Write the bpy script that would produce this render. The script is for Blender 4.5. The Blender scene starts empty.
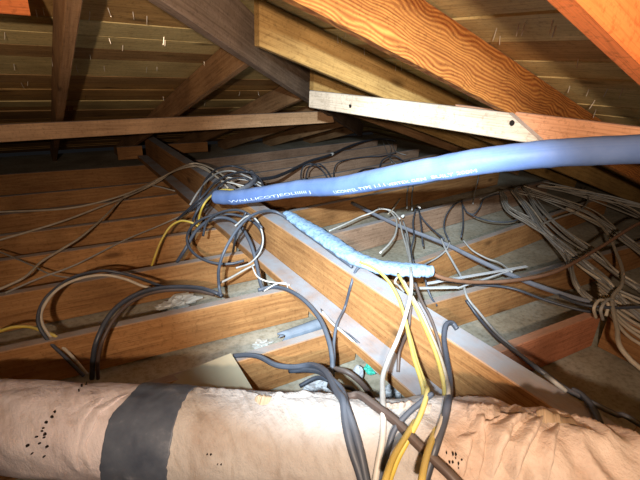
import bpy, math, random
from math import sin, cos, tan, radians, pi, atan2, sqrt, exp
from mathutils import Vector as V, Matrix, noise
random.seed(7)
S = bpy.context.scene
COL = S.collection

# ------------------------------------------------------------------ camera
F, PITCH, ROLL, YAW, H = 427.4, radians(22.26), radians(2.52), radians(34.0), 0.90
fh = V((sin(YAW), cos(YAW), 0)); rt = V((cos(YAW), -sin(YAW), 0)); zu = V((0, 0, 1))
fwd = cos(PITCH)*fh - sin(PITCH)*zu
up = sin(PITCH)*fh + cos(PITCH)*zu
r2 = cos(ROLL)*rt + sin(ROLL)*up
u2 = -sin(ROLL)*rt + cos(ROLL)*up
CAM = V((0, 0, H))
def ray(x, y): return fwd + r2*((x-320)/F) - u2*((y-240)/F)
def atz(x, y, z):
    d = ray(x, y); return CAM + d*((z-H)/d.z)
def atw(x, y, w): return CAM + ray(x, y)*w
def proj(p):
    v = p-CAM; w = v.dot(fwd)
    return 320+F*v.dot(r2)/w, 240-F*v.dot(u2)/w, w
cd = bpy.data.cameras.new('camera'); cam = bpy.data.objects.new('camera', cd); COL.objects.link(cam)
cam.matrix_world = Matrix(((r2.x, u2.x, -fwd.x, CAM.x), (r2.y, u2.y, -fwd.y, CAM.y), (r2.z, u2.z, -fwd.z, CAM.z), (0, 0, 0, 1)))
cd.sensor_width = 36; cd.lens = F/640*36; cd.clip_start = 0.02
S.camera = cam

# ------------------------------------------------------------------ materials
def newmat(name):
    m = bpy.data.materials.new(name); m.use_nodes = True
    nt = m.node_tree; b = nt.nodes['Principled BSDF']
    return m, nt, b
def nd(nt, t, **k):
    n = nt.nodes.new(t)
    for a, v in k.items(): setattr(n, a, v)
    return n
def ramp(nt, fac, stops):
    r = nd(nt, 'ShaderNodeValToRGB'); e = r.color_ramp.elements
    while len(e) < len(stops): e.new(0.5)
    for i, (p, c) in enumerate(stops):
        e[i].position = p; e[i].color = (*c, 1) if len(c) == 3 else c
    nt.links.new(fac, r.inputs[0]); return r.outputs[0]
def mix(nt, fac, a, b, mode='MIX'):
    m = nd(nt, 'ShaderNodeMix', data_type='RGBA', blend_type=mode)
    if isinstance(fac, (int, float)): m.inputs[0].default_value = fac
    else: nt.links.new(fac, m.inputs[0])
    for s, v in ((6, a), (7, b)):
        if isinstance(v, tuple): m.inputs[s].default_value = (*v, 1)
        else: nt.links.new(v, m.inputs[s])
    return m.outputs[2]
def math_(nt, op, a, b=None, c=None):
    m = nd(nt, 'ShaderNodeMath', operation=op)
    for i, v in enumerate((a, b, c)):
        if v is None: continue
        if isinstance(v, (int, float)): m.inputs[i].default_value = v
        else: nt.links.new(v, m.inputs[i])
    return m.outputs[0]
def coords(nt, scale, rnd=True):
    tc = nd(nt, 'ShaderNodeTexCoord'); mp = nd(nt, 'ShaderNodeMapping')
    mp.inputs['Scale'].default_value = scale
    if rnd:
        oi = nd(nt, 'ShaderNodeObjectInfo'); vm = nd(nt, 'ShaderNodeVectorMath', operation='MULTIPLY_ADD')
        nt.links.new(tc.outputs['Object'], vm.inputs[0]); vm.inputs[1].default_value = (1, 1, 1)
        cb = nd(nt, 'ShaderNodeCombineXYZ')
        for i, k in enumerate((37, 11, 23)): nt.links.new(math_(nt, 'MULTIPLY', oi.outputs['Random'], k), cb.inputs[i])
        nt.links.new(cb.outputs[0], vm.inputs[2]); nt.links.new(vm.outputs[0], mp.inputs[0])
    else: nt.links.new(tc.outputs['Object'], mp.inputs[0])
    return mp.outputs[0]
def tnoise(nt, vec, scale, detail=4, rough=.55, dist=0):
    n = nd(nt, 'ShaderNodeTexNoise'); nt.links.new(vec, n.inputs['Vector'])
    n.inputs['Scale'].default_value = scale; n.inputs['Detail'].default_value = detail
    n.inputs['Roughness'].default_value = rough; n.inputs['Distortion'].default_value = dist
    return n.outputs['Fac']
def bump(nt, b, h, strength=.3, dist=.004):
    n = nd(nt, 'ShaderNodeBump'); n.inputs['Strength'].default_value = strength; n.inputs['Distance'].default_value = dist
    nt.links.new(h, n.inputs['Height']); nt.links.new(n.outputs[0], b.inputs['Normal'])
def dust_mask(nt, lo=.55, amount=1.0, vec=None):
    g = nd(nt, 'ShaderNodeNewGeometry'); sp = nd(nt, 'ShaderNodeSeparateXYZ')
    nt.links.new(g.outputs['True Normal'], sp.inputs[0])
    mr = nd(nt, 'ShaderNodeMapRange'); mr.inputs[1].default_value = lo; mr.inputs[2].default_value = .97
    nt.links.new(sp.outputs[2], mr.inputs[0])
    n = tnoise(nt, vec if vec else coords(nt, (1, 1, 1)), 9, 5)
    n2 = nd(nt, 'ShaderNodeMapRange'); n2.inputs[1].default_value = .3; n2.inputs[2].default_value = .6
    n2.inputs[3].default_value = .45; nt.links.new(n, n2.inputs[0])
    return math_(nt, 'MULTIPLY', math_(nt, 'MULTIPLY', mr.outputs[0], n2.outputs[0]), amount)
def wood(name, light, dark, dust=(.52, .52, .52), dustamt=.9, grain=1.0, figured=0, knots=True):
    m, nt, b = newmat(name)
    v = coords(nt, (1, 1, 1))
    vs = coords(nt, (.9, 16, 16)); vf = coords(nt, (1.6, 75, 75))
    n1 = tnoise(nt, vs, 1.0, 5, .6, .6); n2 = tnoise(nt, vf, 1.0, 3, .6, .2)
    w = nd(nt, 'ShaderNodeTexWave', wave_type='BANDS', bands_direction='Z', wave_profile='SIN')
    vw = coords(nt, (.55, 1.0, 1.0)); nt.links.new(vw, w.inputs['Vector'])
    w.inputs['Scale'].default_value = 11 if not figured else 38
    w.inputs['Distortion'].default_value = 9 if not figured else 20; w.inputs['Detail'].default_value = 2.0 if not figured else .6
    w.inputs['Detail Scale'].default_value = .55 if not figured else .42
    g = mix(nt, .16*grain if not figured else .6, n1, w.outputs['Fac'])
    g = mix(nt, .42, g, n2)
    base = ramp(nt, g, [(.22, dark), (.5, tuple((a+c)/2 for a, c in zip(light, dark))), (.72, light)])
    if knots:
        vk = coords(nt, (2.6, 7, 7)); vo = nd(nt, 'ShaderNodeTexVoronoi'); vo.inputs['Scale'].default_value = 1.0
        nt.links.new(vk, vo.inputs['Vector'])
        k = nd(nt, 'ShaderNodeMapRange'); k.inputs[1].default_value = .06; k.inputs[2].default_value = .17; k.inputs[3].default_value = .75; k.inputs[4].default_value = 0
        nt.links.new(vo.outputs['Distance'], k.inputs[0])
        base = mix(nt, k.outputs[0], base, tuple(c*.35 for c in dark))
    st = tnoise(nt, v, 3.2, 4)
    base = mix(nt, 1.0, base, ramp(nt, st, [(.3, (.62, .6, .58)), (.62, (1, 1, 1))]), 'MULTIPLY')
    fib = tnoise(nt, coords(nt, (5, 190, 190)), 1.0, 4, .7)
    base = mix(nt, 1.0, base, ramp(nt, fib, [(.3, (.62, .58, .54)), (.5, (1, 1, 1)), (.75, (1.15, 1.15, 1.15))]), 'MULTIPLY')
    spk = tnoise(nt, v, 70, 5, .75)
    base = mix(nt, 1.0, base, ramp(nt, spk, [(.33, (.68, .66, .64)), (.48, (1, 1, 1))]), 'MULTIPLY')
    oi = nd(nt, 'ShaderNodeObjectInfo')
    base = mix(nt, 1.0, base, ramp(nt, oi.outputs['Random'], [(0, (.78, .75, .72)), (1, (1.08, 1.05, 1.0))]), 'MULTIPLY')
    dm = dust_mask(nt, .6, dustamt, v)
    col = mix(nt, dm, base, dust)
    nt.links.new(col, b.inputs['Base Color']); b.inputs['Roughness'].default_value = .8
    b.inputs['Specular IOR Level'].default_value = .2
    bump(nt, b, g, .35, .003)
    return m
M = {}
M['joist'] = wood('joist_wood', (.62, .34, .135), (.33, .145, .05), dust=(.36, .35, .34), dustamt=.85)
M['beam'] = wood('beam_wood', (.60, .33, .13), (.30, .13, .045), dust=(.33, .345, .37), dustamt=1.0)
M['block'] = wood('block_wood', (.74, .32, .17), (.54, .20, .10), dust=(.6, .40, .28), dustamt=.6)
M['dustyjoist'] = wood('dust_covered_joist_wood', (.48, .33, .23), (.30, .19, .13), dust=(.36, .35, .35), dustamt=.9)
M['rafter_old'] = wood('old_rafter_wood', (.50, .30, .15), (.28, .15, .065))
M['rafter_gold'] = wood('yellow_rafter_wood', (.72, .47, .17), (.45, .26, .08), figured=0, grain=1.3)
M['rafter_orange'] = wood('figured_rafter_wood', (.66, .29, .07), (.26, .07, .015), figured=1)
M['rafter_red'] = wood('red_rafter_wood', (.95, .30, .09), (.75, .20, .05), grain=.5)
M['hip'] = wood('hip_rafter_wood', (.40, .30, .22), (.22, .15, .10))
M['pale'] = wood('pale_lumber', (.80, .70, .56), (.62, .50, .37), dustamt=.5, grain=.5, knots=False)
M['tan'] = wood('tan_lumber', (.80, .52, .30), (.62, .38, .20), dustamt=.5, grain=.5, knots=False)
M['pink'] = wood('pinkish_lumber', (.85, .46, .26), (.66, .33, .17), dustamt=.5, grain=.5)
M['deck1'] = wood('deck_board_brown', (.62, .40, .15), (.36, .21, .075))
M['deck2'] = wood('deck_board_dark', (.48, .31, .13), (.26, .155, .065))
M['deck3'] = wood('deck_board_green', (.74, .62, .30), (.52, .41, .18))

def plain(name, col, rough=.6, spec=.3, var=.15, vs=30, dust=None, bmp=0, metal=0, damt=.6):
    m, nt, b = newmat(name)
    v = coords(nt, (1, 1, 1)); n = tnoise(nt, v, vs, 3)
    c = ramp(nt, n, [(.3, tuple(x*(1-var) for x in col)), (.7, tuple(min(1, x*(1+var)) for x in col))])
    if dust: c = mix(nt, dust_mask(nt, .2, damt, v), c, dust)
    nt.links.new(c, b.inputs['Base Color']); b.inputs['Roughness'].default_value = rough
    b.inputs['Specular IOR Level'].default_value = spec; b.inputs['Metallic'].default_value = metal
    if bmp: bump(nt, b, n, bmp, .003)
    return m
M['black'] = plain('black_cable_jacket', (.035, .04, .05), .45, .5, dust=(.12, .13, .16), damt=.6)
M['slate'] = plain('slate_cable_jacket', (.05, .06, .08), .5, .5, dust=(.14, .16, .19), damt=.7)
M['darkbrown'] = plain('dark_brown_cable_jacket', (.07, .045, .035), .5, .4, dust=(.2, .17, .15), damt=.5)
M['yellow'] = plain('yellow_cable_jacket', (.66, .48, .07), .5, .4, var=.08, dust=(.60, .54, .30), damt=.5)
M['white'] = plain('white_cable_jacket', (.55, .53, .48), .5, .4, dust=(.55, .55, .52))
M['beige'] = plain('beige_cable_jacket', (.48, .40, .29), .6, .3, dust=(.45, .41, .34))
M['greyc'] = plain('grey_cable_jacket', (.36, .36, .34), .6, .3, dust=(.45, .45, .44))
M['olive'] = plain('dusty_beige_cable_jacket', (.33, .30, .25), .65, .3, dust=(.40, .38, .34))
M['rust'] = plain('rust_brown_cable_jacket', (.20, .10, .055), .6, .3, dust=(.25, .17, .12), damt=.4)
M['conduit'] = plain('dusty_conduit', (.14, .15, .18), .55, .4, dust=(.26, .28, .32), damt=.8)
M['metal'] = plain('zinc_strip', (.75, .78, .8), .4, .5, metal=.2, dust=(.75, .78, .8))
M['nail'] = plain('nail_steel', (.68, .62, .5), .35, .5, metal=.7)
M['foamgrey'] = plain('grey_foam_tube', (.16, .19, .23), .8, .2, dust=(.25, .29, .34), bmp=.3)
M['teal'] = plain('teal_plastic', (.05, .42, .30), .5, .4)
M['greyplastic'] = plain('grey_plastic', (.38, .39, .40), .6, .3, dust=(.45, .45, .45))
M['film'] = plain('crumpled_film', (.62, .62, .56), .3, .6)
M['cardboard'] = plain('tan_board', (.50, .43, .29), .85, .1, var=.12, vs=6, bmp=.15)
M['shadow'] = plain('dark_dropping', (.02, .015, .012), .9, .1)  # near-black matte of droppings, roofing felt and drilled holes
M['clamp'] = plain('white_clamp', (.8, .8, .76), .5, .4)

def hose_mat():
    m, nt, b = newmat('blue_foam_sleeve')
    v = coords(nt, (1, 1, 1), False); n = tnoise(nt, v, 9, 4); n2 = tnoise(nt, v, 90, 3)
    c = ramp(nt, n, [(.3, (.085, .145, .32)), (.7, (.13, .20, .39))])
    c = mix(nt, dust_mask(nt, .35, .3, v), c, (.30, .36, .48))
    nt.links.new(c, b.inputs['Base Color']); b.inputs['Roughness'].default_value = .55; b.inputs['Specular IOR Level'].default_value = .3
    bump(nt, b, n2, .25, .002); return m
M['hose'] = hose_mat()
def strip_mat():
    m, nt, b = newmat('torn_blue_foam')
    v = coords(nt, (1, 1, 1), False); n = tnoise(nt, v, 60, 5, .7)
    c = ramp(nt, n, [(.32, (.10, .17, .26)), (.48, (.23, .36, .52)), (.7, (.34, .49, .66))])
    nt.links.new(c, b.inputs['Base Color']); b.inputs['Roughness'].default_value = .9
    bump(nt, b, n, .5, .004); return m
M['strip'] = strip_mat()
def sleeve_mat(name, a, c_, stain):
    m, nt, b = newmat(name)
    v = coords(nt, (1, 1, 1), False); n = tnoise(nt, v, 5, 5, .6); n2 = tnoise(nt, coords(nt, (42, 14, 14), False), 1.0, 5, .65, .4)
    n3 = tnoise(nt, v, 130, 3, .7)
    c = ramp(nt, n, [(.28, stain), (.45, c_), (.62, a)])
    c = mix(nt, 1.0, c, ramp(nt, n2, [(.3, (.80, .76, .72)), (.5, (1, 1, 1))]), 'MULTIPLY')
    nt.links.new(c, b.inputs['Base Color']); b.inputs['Roughness'].default_value = .75; b.inputs['Specular IOR Level'].default_value = .25
    h = mix(nt, .3, n2, n3); bump(nt, b, h, .9, .007); return m
M['sleeveL'] = sleeve_mat('pinkish_white_wrap', (.66, .60, .60), (.60, .53, .53), (.42, .34, .32))
M['sleeveC'] = sleeve_mat('white_plastered_wrap', (.52, .50, .47), (.46, .43, .40), (.34, .27, .22))
M['sleeveR'] = sleeve_mat('wrinkled_cream_wrap', (.66, .55, .45), (.58, .46, .37), (.40, .26, .18))
M['tornedge'] = plain('torn_brown_edge', (.50, .38, .25), .9, .1, bmp=.4)
def tape_mat():
    m, nt, b = newmat('grey_duct_tape')
    v = coords(nt, (1, 1, 1), False); n = tnoise(nt, v, 14, 5, .65)
    c = ramp(nt, n, [(.3, (.055, .07, .10)), (.58, (.095, .115, .15)), (.72, (.19, .21, .25))])
    nt.links.new(c, b.inputs['Base Color']); b.inputs['Roughness'].default_value = .5; b.inputs['Specular IOR Level'].default_value = .5
    bump(nt, b, n, .4, .004); return m
M['tape'] = tape_mat()
def floor_mat():
    m, nt, b = newmat('dusty_plasterboard_back')
    v = coords(nt, (1, 1, 1), False); n = tnoise(nt, v, 2.4, 5, .6); n2 = tnoise(nt, v, 45, 4, .7)
    c = ramp(nt, n, [(.3, (.26, .22, .15)), (.5, (.42, .38, .28)), (.7, (.56, .55, .46))])
    c = mix(nt, 1.0, c, ramp(nt, n2, [(.3, (.62, .6, .56)), (.55, (1, 1, 1))]), 'MULTIPLY')
    nt.links.new(c, b.inputs['Base Color']); b.inputs['Roughness'].default_value = .95
    bump(nt, b, n2, .5, .004); return m
M['floor'] = floor_mat()

# ------------------------------------------------------------------ mesh helpers
def mesh_obj(name, vs, fs, mats, parent=None, smooth=False, fmat=None, loc=None):
    me = bpy.data.meshes.new(name); me.from_pydata([tuple(v) for v in vs], [], fs)
    for m in (mats if isinstance(mats, (list, tuple)) else [mats]): me.materials.append(M[m])
    if fmat: me.polygons.foreach_set('material_index', fmat)
    if smooth: me.polygons.foreach_set('use_smooth', [True]*len(fs))
    me.update()
    o = bpy.data.objects.new(name, me); COL.objects.link(o)
    if parent: o.parent = parent
    if loc is not None: o.location = loc
    return o
def tag(o, label=None, cat=None, group=None, kind=None):
    if label: o['label'] = label
    if cat: o['category'] = cat
    if group: o['group'] = group
    if kind: o['kind'] = kind
    return o
def empty(name, loc=(0, 0, 0)):
    o = bpy.data.objects.new(name, None); COL.objects.link(o); o.location = loc; o.empty_display_size = .05; return o

def lumber(name, a, b, width, thick, mat, updir=zu, cut0=None, cut1=None, warp=.0015, ease=.003, parent=None):
    """board whose centreline runs a->b; width along updir, thick across. cut: plane (point, normal) for the end."""
    a, b = V(a), V(b); x = (b-a).normalized(); L = (b-a).length
    y = updir.cross(x).normalized(); z = x.cross(y)
    n = max(2, int(L/.12)); vs = []; fs = []
    h, t, e = width/2, thick/2, ease
    prof = [(-t+e, -h), (t-e, -h), (t, -h+e), (t, h-e), (t-e, h), (-t+e, h), (-t, h-e), (-t, -h+e)]
    sd = random.random()*50
    for i in range(n+1):
        s = i/n*L
        oy = noise.noise(V((s*.9, sd, 0)))*warp; oz = noise.noise(V((s*.9, sd, 9)))*warp
        for (py, pz) in prof:
            p = V((s, py+oy, pz+oz))
            if cut0 and i == 0: p.x += cut0(py, pz)
            if cut1 and i == n: p.x += cut1(py, pz)
            vs.append(p)
    for i in range(n):
        for k in range(8):
            k2 = (k+1) % 8; fs.append((i*8+k, i*8+k2, (i+1)*8+k2, (i+1)*8+k))
    fs.append(tuple(range(7, -1, -1))); fs.append(tuple(n*8+k for k in range(8)))
    o = mesh_obj(name, vs, fs, mat, parent)
    o.matrix_world = Matrix(((x.x, y.x, z.x, a.x), (x.y, y.y, z.y, a.y), (x.z, y.z, z.z, a.z), (0, 0, 0, 1)))
    # outward normals
    return o

def catmull(pts, n=8):
    P = [V(p) for p in pts]
    if len(P) < 3: 
        return [P[0].lerp(P[-1], i/8) for i in range(9)]
    P = [P[0]*2-P[1]] + P + [P[-1]*2-P[-2]]
    out = []
    for i in range(1, len(P)-2):
        p0, p1, p2, p3 = P[i-1:i+3]
        # centripetal-ish
        for k in range(n):
            t = k/n; t2 = t*t; t3 = t2*t
            out.append(.5*((2*p1)+(p2-p0)*t+(2*p0-5*p1+4*p2-p3)*t2+(3*p1-p0-p2*1-p2*2+p3)*t3) if False else
                       .5*((2*p1)+(p2-p0)*t+(2*p0-5*p1+4*p2-p3)*t2+(-1*p0+3*p1-3*p2+p3)*t3))
    out.append(P[-2]); return out
def frames(path):
    T = []
    for i in range(len(path)):
        a = path[max(0, i-1)]; b = path[min(len(path)-1, i+1)]
        T.append((b-a).normalized())
    N = []; n = T[0].orthogonal().normalized()
    for t in T:
        n = (n - t*n.dot(t)); n.normalize(); N.append(n.copy())
    return T, N
def tube(name, path, r, mat, parent=None, sides=8, rf=None, flat=1.0):
    T, N = frames(path); vs = []; fs = []; n = len(path)
    for i, p in enumerate(path):
        B = T[i].cross(N[i]); rr = r*(rf(i/(n-1)) if rf else 1)
        for k in range(sides):
            a = 2*pi*k/sides; vs.append(p + (N[i]*cos(a) + B*sin(a)*flat)*rr)
    for i in range(n-1):
        for k in range(sides):
            k2 = (k+1) % sides; fs.append((i*sides+k, i*sides+k2, (i+1)*sides+k2, (i+1)*sides+k))
    fs.append(tuple(range(sides-1, -1, -1))); fs.append(tuple((n-1)*sides+k for k in range(sides)))
    c = sum(path, V())/n; base = V((c.x, c.y, min(p.z for p in path)))
    return mesh_obj(name, [v-base for v in vs], fs, mat, parent, True, loc=base)

def world_path(pts, z0=None, jitter=0):
    ds = {i: p for i, p in enumerate(pts) if len(p) > 2 and p[2] == 'd'}
    pts = [(p[0], p[1]) if i in ds else p for i, p in enumerate(pts)]
    if ds: 
        out = [None if i in ds else None for i in range(len(pts))]
        lo = [i for i in range(len(pts)) if i not in ds]
        first = min(ds); A = world_path(pts[:first], z0) if first else []
        for i in range(first, len(pts)):
            x, y = pts[i][0], pts[i][1]
            if y > 478:
                q = A[-1]; pq = A[-2]; A.append(q+(q-pq).normalized()*.05+V((0, 0, -.01))); continue
            t, th = dfind(x, y); A.append(dpt(t, th, .012+.004*(len(ds[i][2])-1)))
        return A

    """pts: (px,py[,z]); z linearly filled between given ones"""
    pts = [(p[0], p[1], (CAM+ray(p[0], p[1])*(.862/ray(p[0], p[1]).x)).z) if len(p) > 2 and p[2] == 'f' else p for p in pts]
    n = len(pts); zs = [p[2] if len(p) > 2 else None for p in pts]
    if all(z is None for z in zs): zs = [z0]*n
    known = [i for i in range(n) if zs[i] is not None]
    for i in range(n):
        if zs[i] is None:
            lo = [k for k in known if k < i]; hi = [k for k in known if k > i]
            if lo and hi:
                a, b = lo[-1], hi[0]; zs[i] = zs[a]+(zs[b]-zs[a])*(i-a)/(b-a)
            else: zs[i] = zs[lo[-1]] if lo else zs[hi[0]]
    return [atz(p[0], p[1], z) for p, z in zip(pts, zs)]
CAB = []
def cable(label, mat, r, pts, z0=.03, cat='cable', name='electrical_cable', group=None, flat=1.0):
    W = world_path(pts, z0)
    if pts[-1][0] > 640:
        d_ = W[-1]-W[-2]; d_.z = 0; d_.normalize(); W += [W[-1]+d_*.3+V((0, -.02, 0)), W[-1]+d_*.62, W[-1]+d_*.9+V((0, .03, 0))]
        for q in W[-3:]: q.z = max(.015, q.z*.6)
    if pts[0][0] < 0:
        d_ = W[0]-W[1]; d_.z = 0; d_.normalize(); W = [W[0]+d_*.8, W[0]+d_*.4]+W
    o = tube(name, catmull(W, 7), r, mat, flat=flat)
    tag(o, label, cat, group); CAB.append(o); return o

# ------------------------------------------------------------------ setting
FZ = -.168
def grid_floor():
    vs = []; fs = []; nx, ny = 60, 60
    x0, x1, y0, y1 = -3, 5.2, -2.5, 5.8
    for j in range(ny+1):
        for i in range(nx+1):
            x = x0+(x1-x0)*i/nx; y = y0+(y1-y0)*j/ny
            vs.append((x, y, FZ-.006+.012*noise.noise(V((x*2.2, y*2.2, 3)))*.5))
    for j in range(ny):
        for i in range(nx):
            a = j*(nx+1)+i; fs.append((a, a+1, a+nx+2, a+nx+1))
    return tag(mesh_obj('floor', vs, fs, 'floor', smooth=True), kind='structure')
grid_floor()
SL = tan(radians(16.4)); CS = cos(radians(16.4)); SN = sin(radians(16.4))
Z1, Z2 = H+.65, H+.39           # roof underside heights above the origin for the two planes
HC = (Z2-Z1)/SL                 # hip runs along X - Y = HC
D = .14                         # rafter depth (measured vertically)
def deck(which):
    """boards of one roof plane, clipped at the hip"""
    vs, fs, fm = [], [], []
    v = -2.6 if which == 2 else -.4; vend = 5.6
    rnd = random.Random(which*5+1)
    while v < vend:
        w = .138; a0, a1 = v, v+w
        segs = []; u = -2.6 if which == 1 else -2.4; ue = 6.0
        ofs = rnd.uniform(0, .004); mi = rnd.choice([0, 0, 1, 2, 0, 1, 2]) if which == 1 else rnd.choice([2, 2, 2, 2, 0])
        # boards butt over a rafter somewhere
        cuts = [rnd.uniform(.2, 3.5)]
        rng = [u]+sorted(cuts)+[ue]
        for q in range(len(rng)-1):
            p0, p1 = rng[q]+.001, rng[q+1]-.001
            m2 = mi if q == 0 or which == 2 else rnd.choice([0, 1, 2])
            if which == 1:     # u = X, v = Y ; keep Y > X - HC
                q0, q1 = p0, p1
                e0 = min(q1, a0+HC); e1 = min(q1, a1+HC)
                if e1 <= q0: continue
                e0 = max(e0, q0)
                P = [(q0, a0), (e0, a0), (e1, a1), (q0, a1)]
            else:              # u = Y, v = X ; keep Y < X - HC
                q0, q1 = p0, p1
                e0 = min(q1, a0-HC); e1 = min(q1, a1-HC)
                if e1 <= q0: continue
                e0 = max(e0, q0)
                P = [(a0, q0), (a0, e0), (a1, e1), (a1, q0)]
            til = rnd.uniform(-.002, .004)
            b = len(vs)
            for lay in (0, .019):
                for idx, (X, Y) in enumerate(P):
                    z = (Z1-SL*Y) if which == 1 else (Z2-SL*X)
                    side = idx in (2, 3)
                    vs.append((X, Y, z+ofs+lay+(til if side else 0)))
            fs += [(b, b+1, b+2, b+3), (b+7, b+6, b+5, b+4)] + [(b+i, b+4+i, b+4+(i+1) % 4, b+(i+1) % 4) for i in range(4)]
            fm += [m2]*6
        v += w+rnd.choice([.002, .002, .003, .005])
    # sheet above the boards closes the gaps
    return vs, fs, fm
def fix(o):
    import bmesh
    bm = bmesh.new(); bm.from_mesh(o.data); bmesh.ops.recalc_face_normals(bm, faces=bm.faces); bm.to_mesh(o.data); bm.free()
decks = []
for k in (1, 2):
    vs, fs, fm = deck(k)
    if k == 2:               # grain runs along local X, so turn the mesh
        vs = [(y, -x, z) for x, y, z in vs]
    o = mesh_obj('ceiling', vs, fs, ['deck1', 'deck2', 'deck3'], fmat=fm); fix(o)
    if k == 2: o.rotation_euler.z = pi/2
    tag(o, kind='structure'); decks.append(o)
bpy.context.view_layer.update()
# roofing felt above the boards
def felt():
    X0, X1, Y0, Y1 = -2.6, 5.6, -2.5, 5.8; t = .024
    f = lambda x, y: min(Z1-SL*y, Z2-SL*x)+t
    hy = lambda x: x-HC
    vs = [(-2.6, hy(-2.6), f(-2.6, hy(-2.6))), (Y1+HC, Y1, f(Y1+HC, Y1)), (-2.6, Y1, f(-2.6, Y1)), (X1, Y1, f(X1, Y1)), (X1, Y0, f(X1, Y0)), (-2.6, Y0, f(-2.6, Y0))]
    o = mesh_obj('roofing_felt', vs, [(0, 1, 2), (0, 5, 4, 3, 1)], 'shadow')
    tag(o, kind='structure')
felt()

def roofray(x, y, which, off=0):
    d = ray(x, y)
    if which == 1: t = (Z1-off-H)/(d.z+SL*d.y)
    else: t = (Z2-off-H)/(d.z+SL*d.x)
    return CAM+d*t
# nails poking through the boards
nails1 = [(5,33),(36,11),(43,9),(90,13),(108,9),(133,13),(147,17),(109,39),(123,46),(164,38),(14,64),(28,82),(52,60),(55,67),(76,66),(104,66),(147,67),(157,67),(68,107),(163,97),(205,102),(204,62),(258,92),(240,92),(21,83),(165,41),(90,55)]
nails2 = [(454,36),(472,35),(497,28),(519,24),(553,20),(556,26),(578,60),(570,86),(589,89),(608,89),(623,88),(595,101),(596,110),(440,92),(448,94),(452,98),(468,97),(445,60),(337,34),(342,37),(346,31),(364,48),(384,60),(396,63),(401,62),(408,80),(418,82),(500,36),(526,22)]
def nail(p, parent):
    L = random.uniform(.018, .032); dx, dy = random.uniform(-.35, .35), random.uniform(-.35, .35)
    tip = p+V((dx*L, dy*L, -L)); T = [p+V((0, 0, .004)), p.lerp(tip, .5), tip.lerp(p, .12), tip]
    r = .0013; rr = [r, r, r, r*.2]
    vs, fs = [], []
    t, n = (tip-p).normalized(), (tip-p).orthogonal().normalized(); b = t.cross(n)
    for i, q in enumerate(T):
        for k in range(6): vs.append(q+(n*cos(k*pi/3)+b*sin(k*pi/3))*rr[i])
    for i in range(3):
        for k in range(6): fs.append((i*6+k, i*6+(k+1) % 6, (i+1)*6+(k+1) % 6, (i+1)*6+k))
    fs.append(tuple(range(18, 24)))
    o = mesh_obj('roofing_nail', [v-p for v in vs], fs, 'nail')
    o.parent = parent; o.matrix_parent_inverse = parent.matrix_world.inverted(); o.location = p
for q in nails1: nail(roofray(*q, 1), decks[0])
for q in nails2: nail(roofray(*q, 2), decks[1])

# ------------------------------------------------------------------ rafters
T2 = .038
def plumb(sgn, s=SL): return lambda py, pz: -sgn*pz*s
def rafter1(X, mat, label, y0=None, y1=5.62, group=None):
    ys = (X-HC+.03) if y0 is None else y0
    zc = lambda y: Z1-SL*y-D/2-.001
    o = lumber('rafter', (X, ys, zc(ys)), (X, y1, zc(y1)), D*CS, T2, mat, cut0=lambda py, pz: pz*SL*0 - py*1.0)
    return tag(o, label, 'rafter', group)
def rafter2(Y, mat, label, x0=None, x1=4.3, group=None, Y0=None):
    xs = (Y+HC+.13) if x0 is None else x0; Y0 = Y if Y0 is None else Y0
    zc = lambda x: Z2-SL*x-D/2-.001
    o = lumber('rafter', (xs, Y0, zc(xs)), (x1, Y, zc(x1)), D*CS, T2, mat, cut0=lambda py, pz: -pz*SL)
    return tag(o, label, 'rafter', group)
rafter1(.14, 'rafter_old', 'dark brown jack rafter running straight up in the upper left corner')
rafter1(-.50, 'rafter_old', 'dark rafter just outside the left edge of the view')
rafter1(.79, 'rafter_old', 'wide brown jack rafter slanting down left from the hip rafter')
rafter1(1.46, 'rafter_old', 'second brown jack rafter left of the hip rafter, behind the long tan brace')
rafter1(2.08, 'rafter_old', 'dim jack rafter low under the right end of the long tan brace')
rafter1(2.75, 'rafter_old', 'dim jack rafter in the far low corner, nearer of two', )
rafter1(3.42, 'rafter_old', 'dim jack rafter in the far low corner, farthest of all')
rafter2(2.62, 'rafter_old', 'dull brown jack rafter mostly hidden below the white brace')
rafter2(2.02, 'rafter_gold', 'yellowish jack rafter seen just above the left end of the white brace')
rafter2(1.43, 'rafter_gold', 'golden rafter with wavy knotty grain and a plumb cut upper end')
rafter2(.865, 'rafter_orange', 'bright orange rafter with bold swirling grain across the upper right', x0=-1.5, Y0=.815)
rafter2(.335, 'rafter_red', 'glowing red-orange rafter in the upper right corner', x0=-1.8)
# hip rafter
hx0, hx1 = -1.3, 3.6
hz = lambda x: Z2-SL*x-.095
o = lumber('hip_rafter', (hx0, hx0-HC, hz(hx0)), (hx1, hx1-HC, hz(hx1)), .165, .04, 'hip')
tag(o, 'grey-brown hip rafter running diagonally down to the middle of the far eave', 'rafter')
# braces under the rafters
a, b = V((-1.2, 2.80, .488)), V((2.01, 2.87, .527))
o = lumber('brace_board', a, b, .089, .038, 'tan', cut1=lambda py, pz: -max(0, pz+.01)*.8)
tag(o, 'long tan two-by-four brace crossing under the left rafters', 'brace')
a, b = atw(311.5, 99, 2.3), atw(528, 127.5, 1.51)
a = V((1.157, 1.84, .746)); XB = 1.224; yc = .873
o = lumber('brace_board', a, (XB+.01, yc-.125, .750), .078, .030, 'pale', cut1=lambda py, pz: -pz*1.7)
tag(o, 'weathered white two-by-four brace with a drilled dark hole near its left end', 'brace')
BR = o
o = lumber('brace_board', (XB+.02, yc+.12, .750), (XB+.02, -.9, .747), .080, .030, 'pink', cut0=lambda py, pz: -pz*1.7)
o.location.x += .034
tag(o, 'orange-tan brace continuing the white brace behind the blue hose', 'brace')
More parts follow.
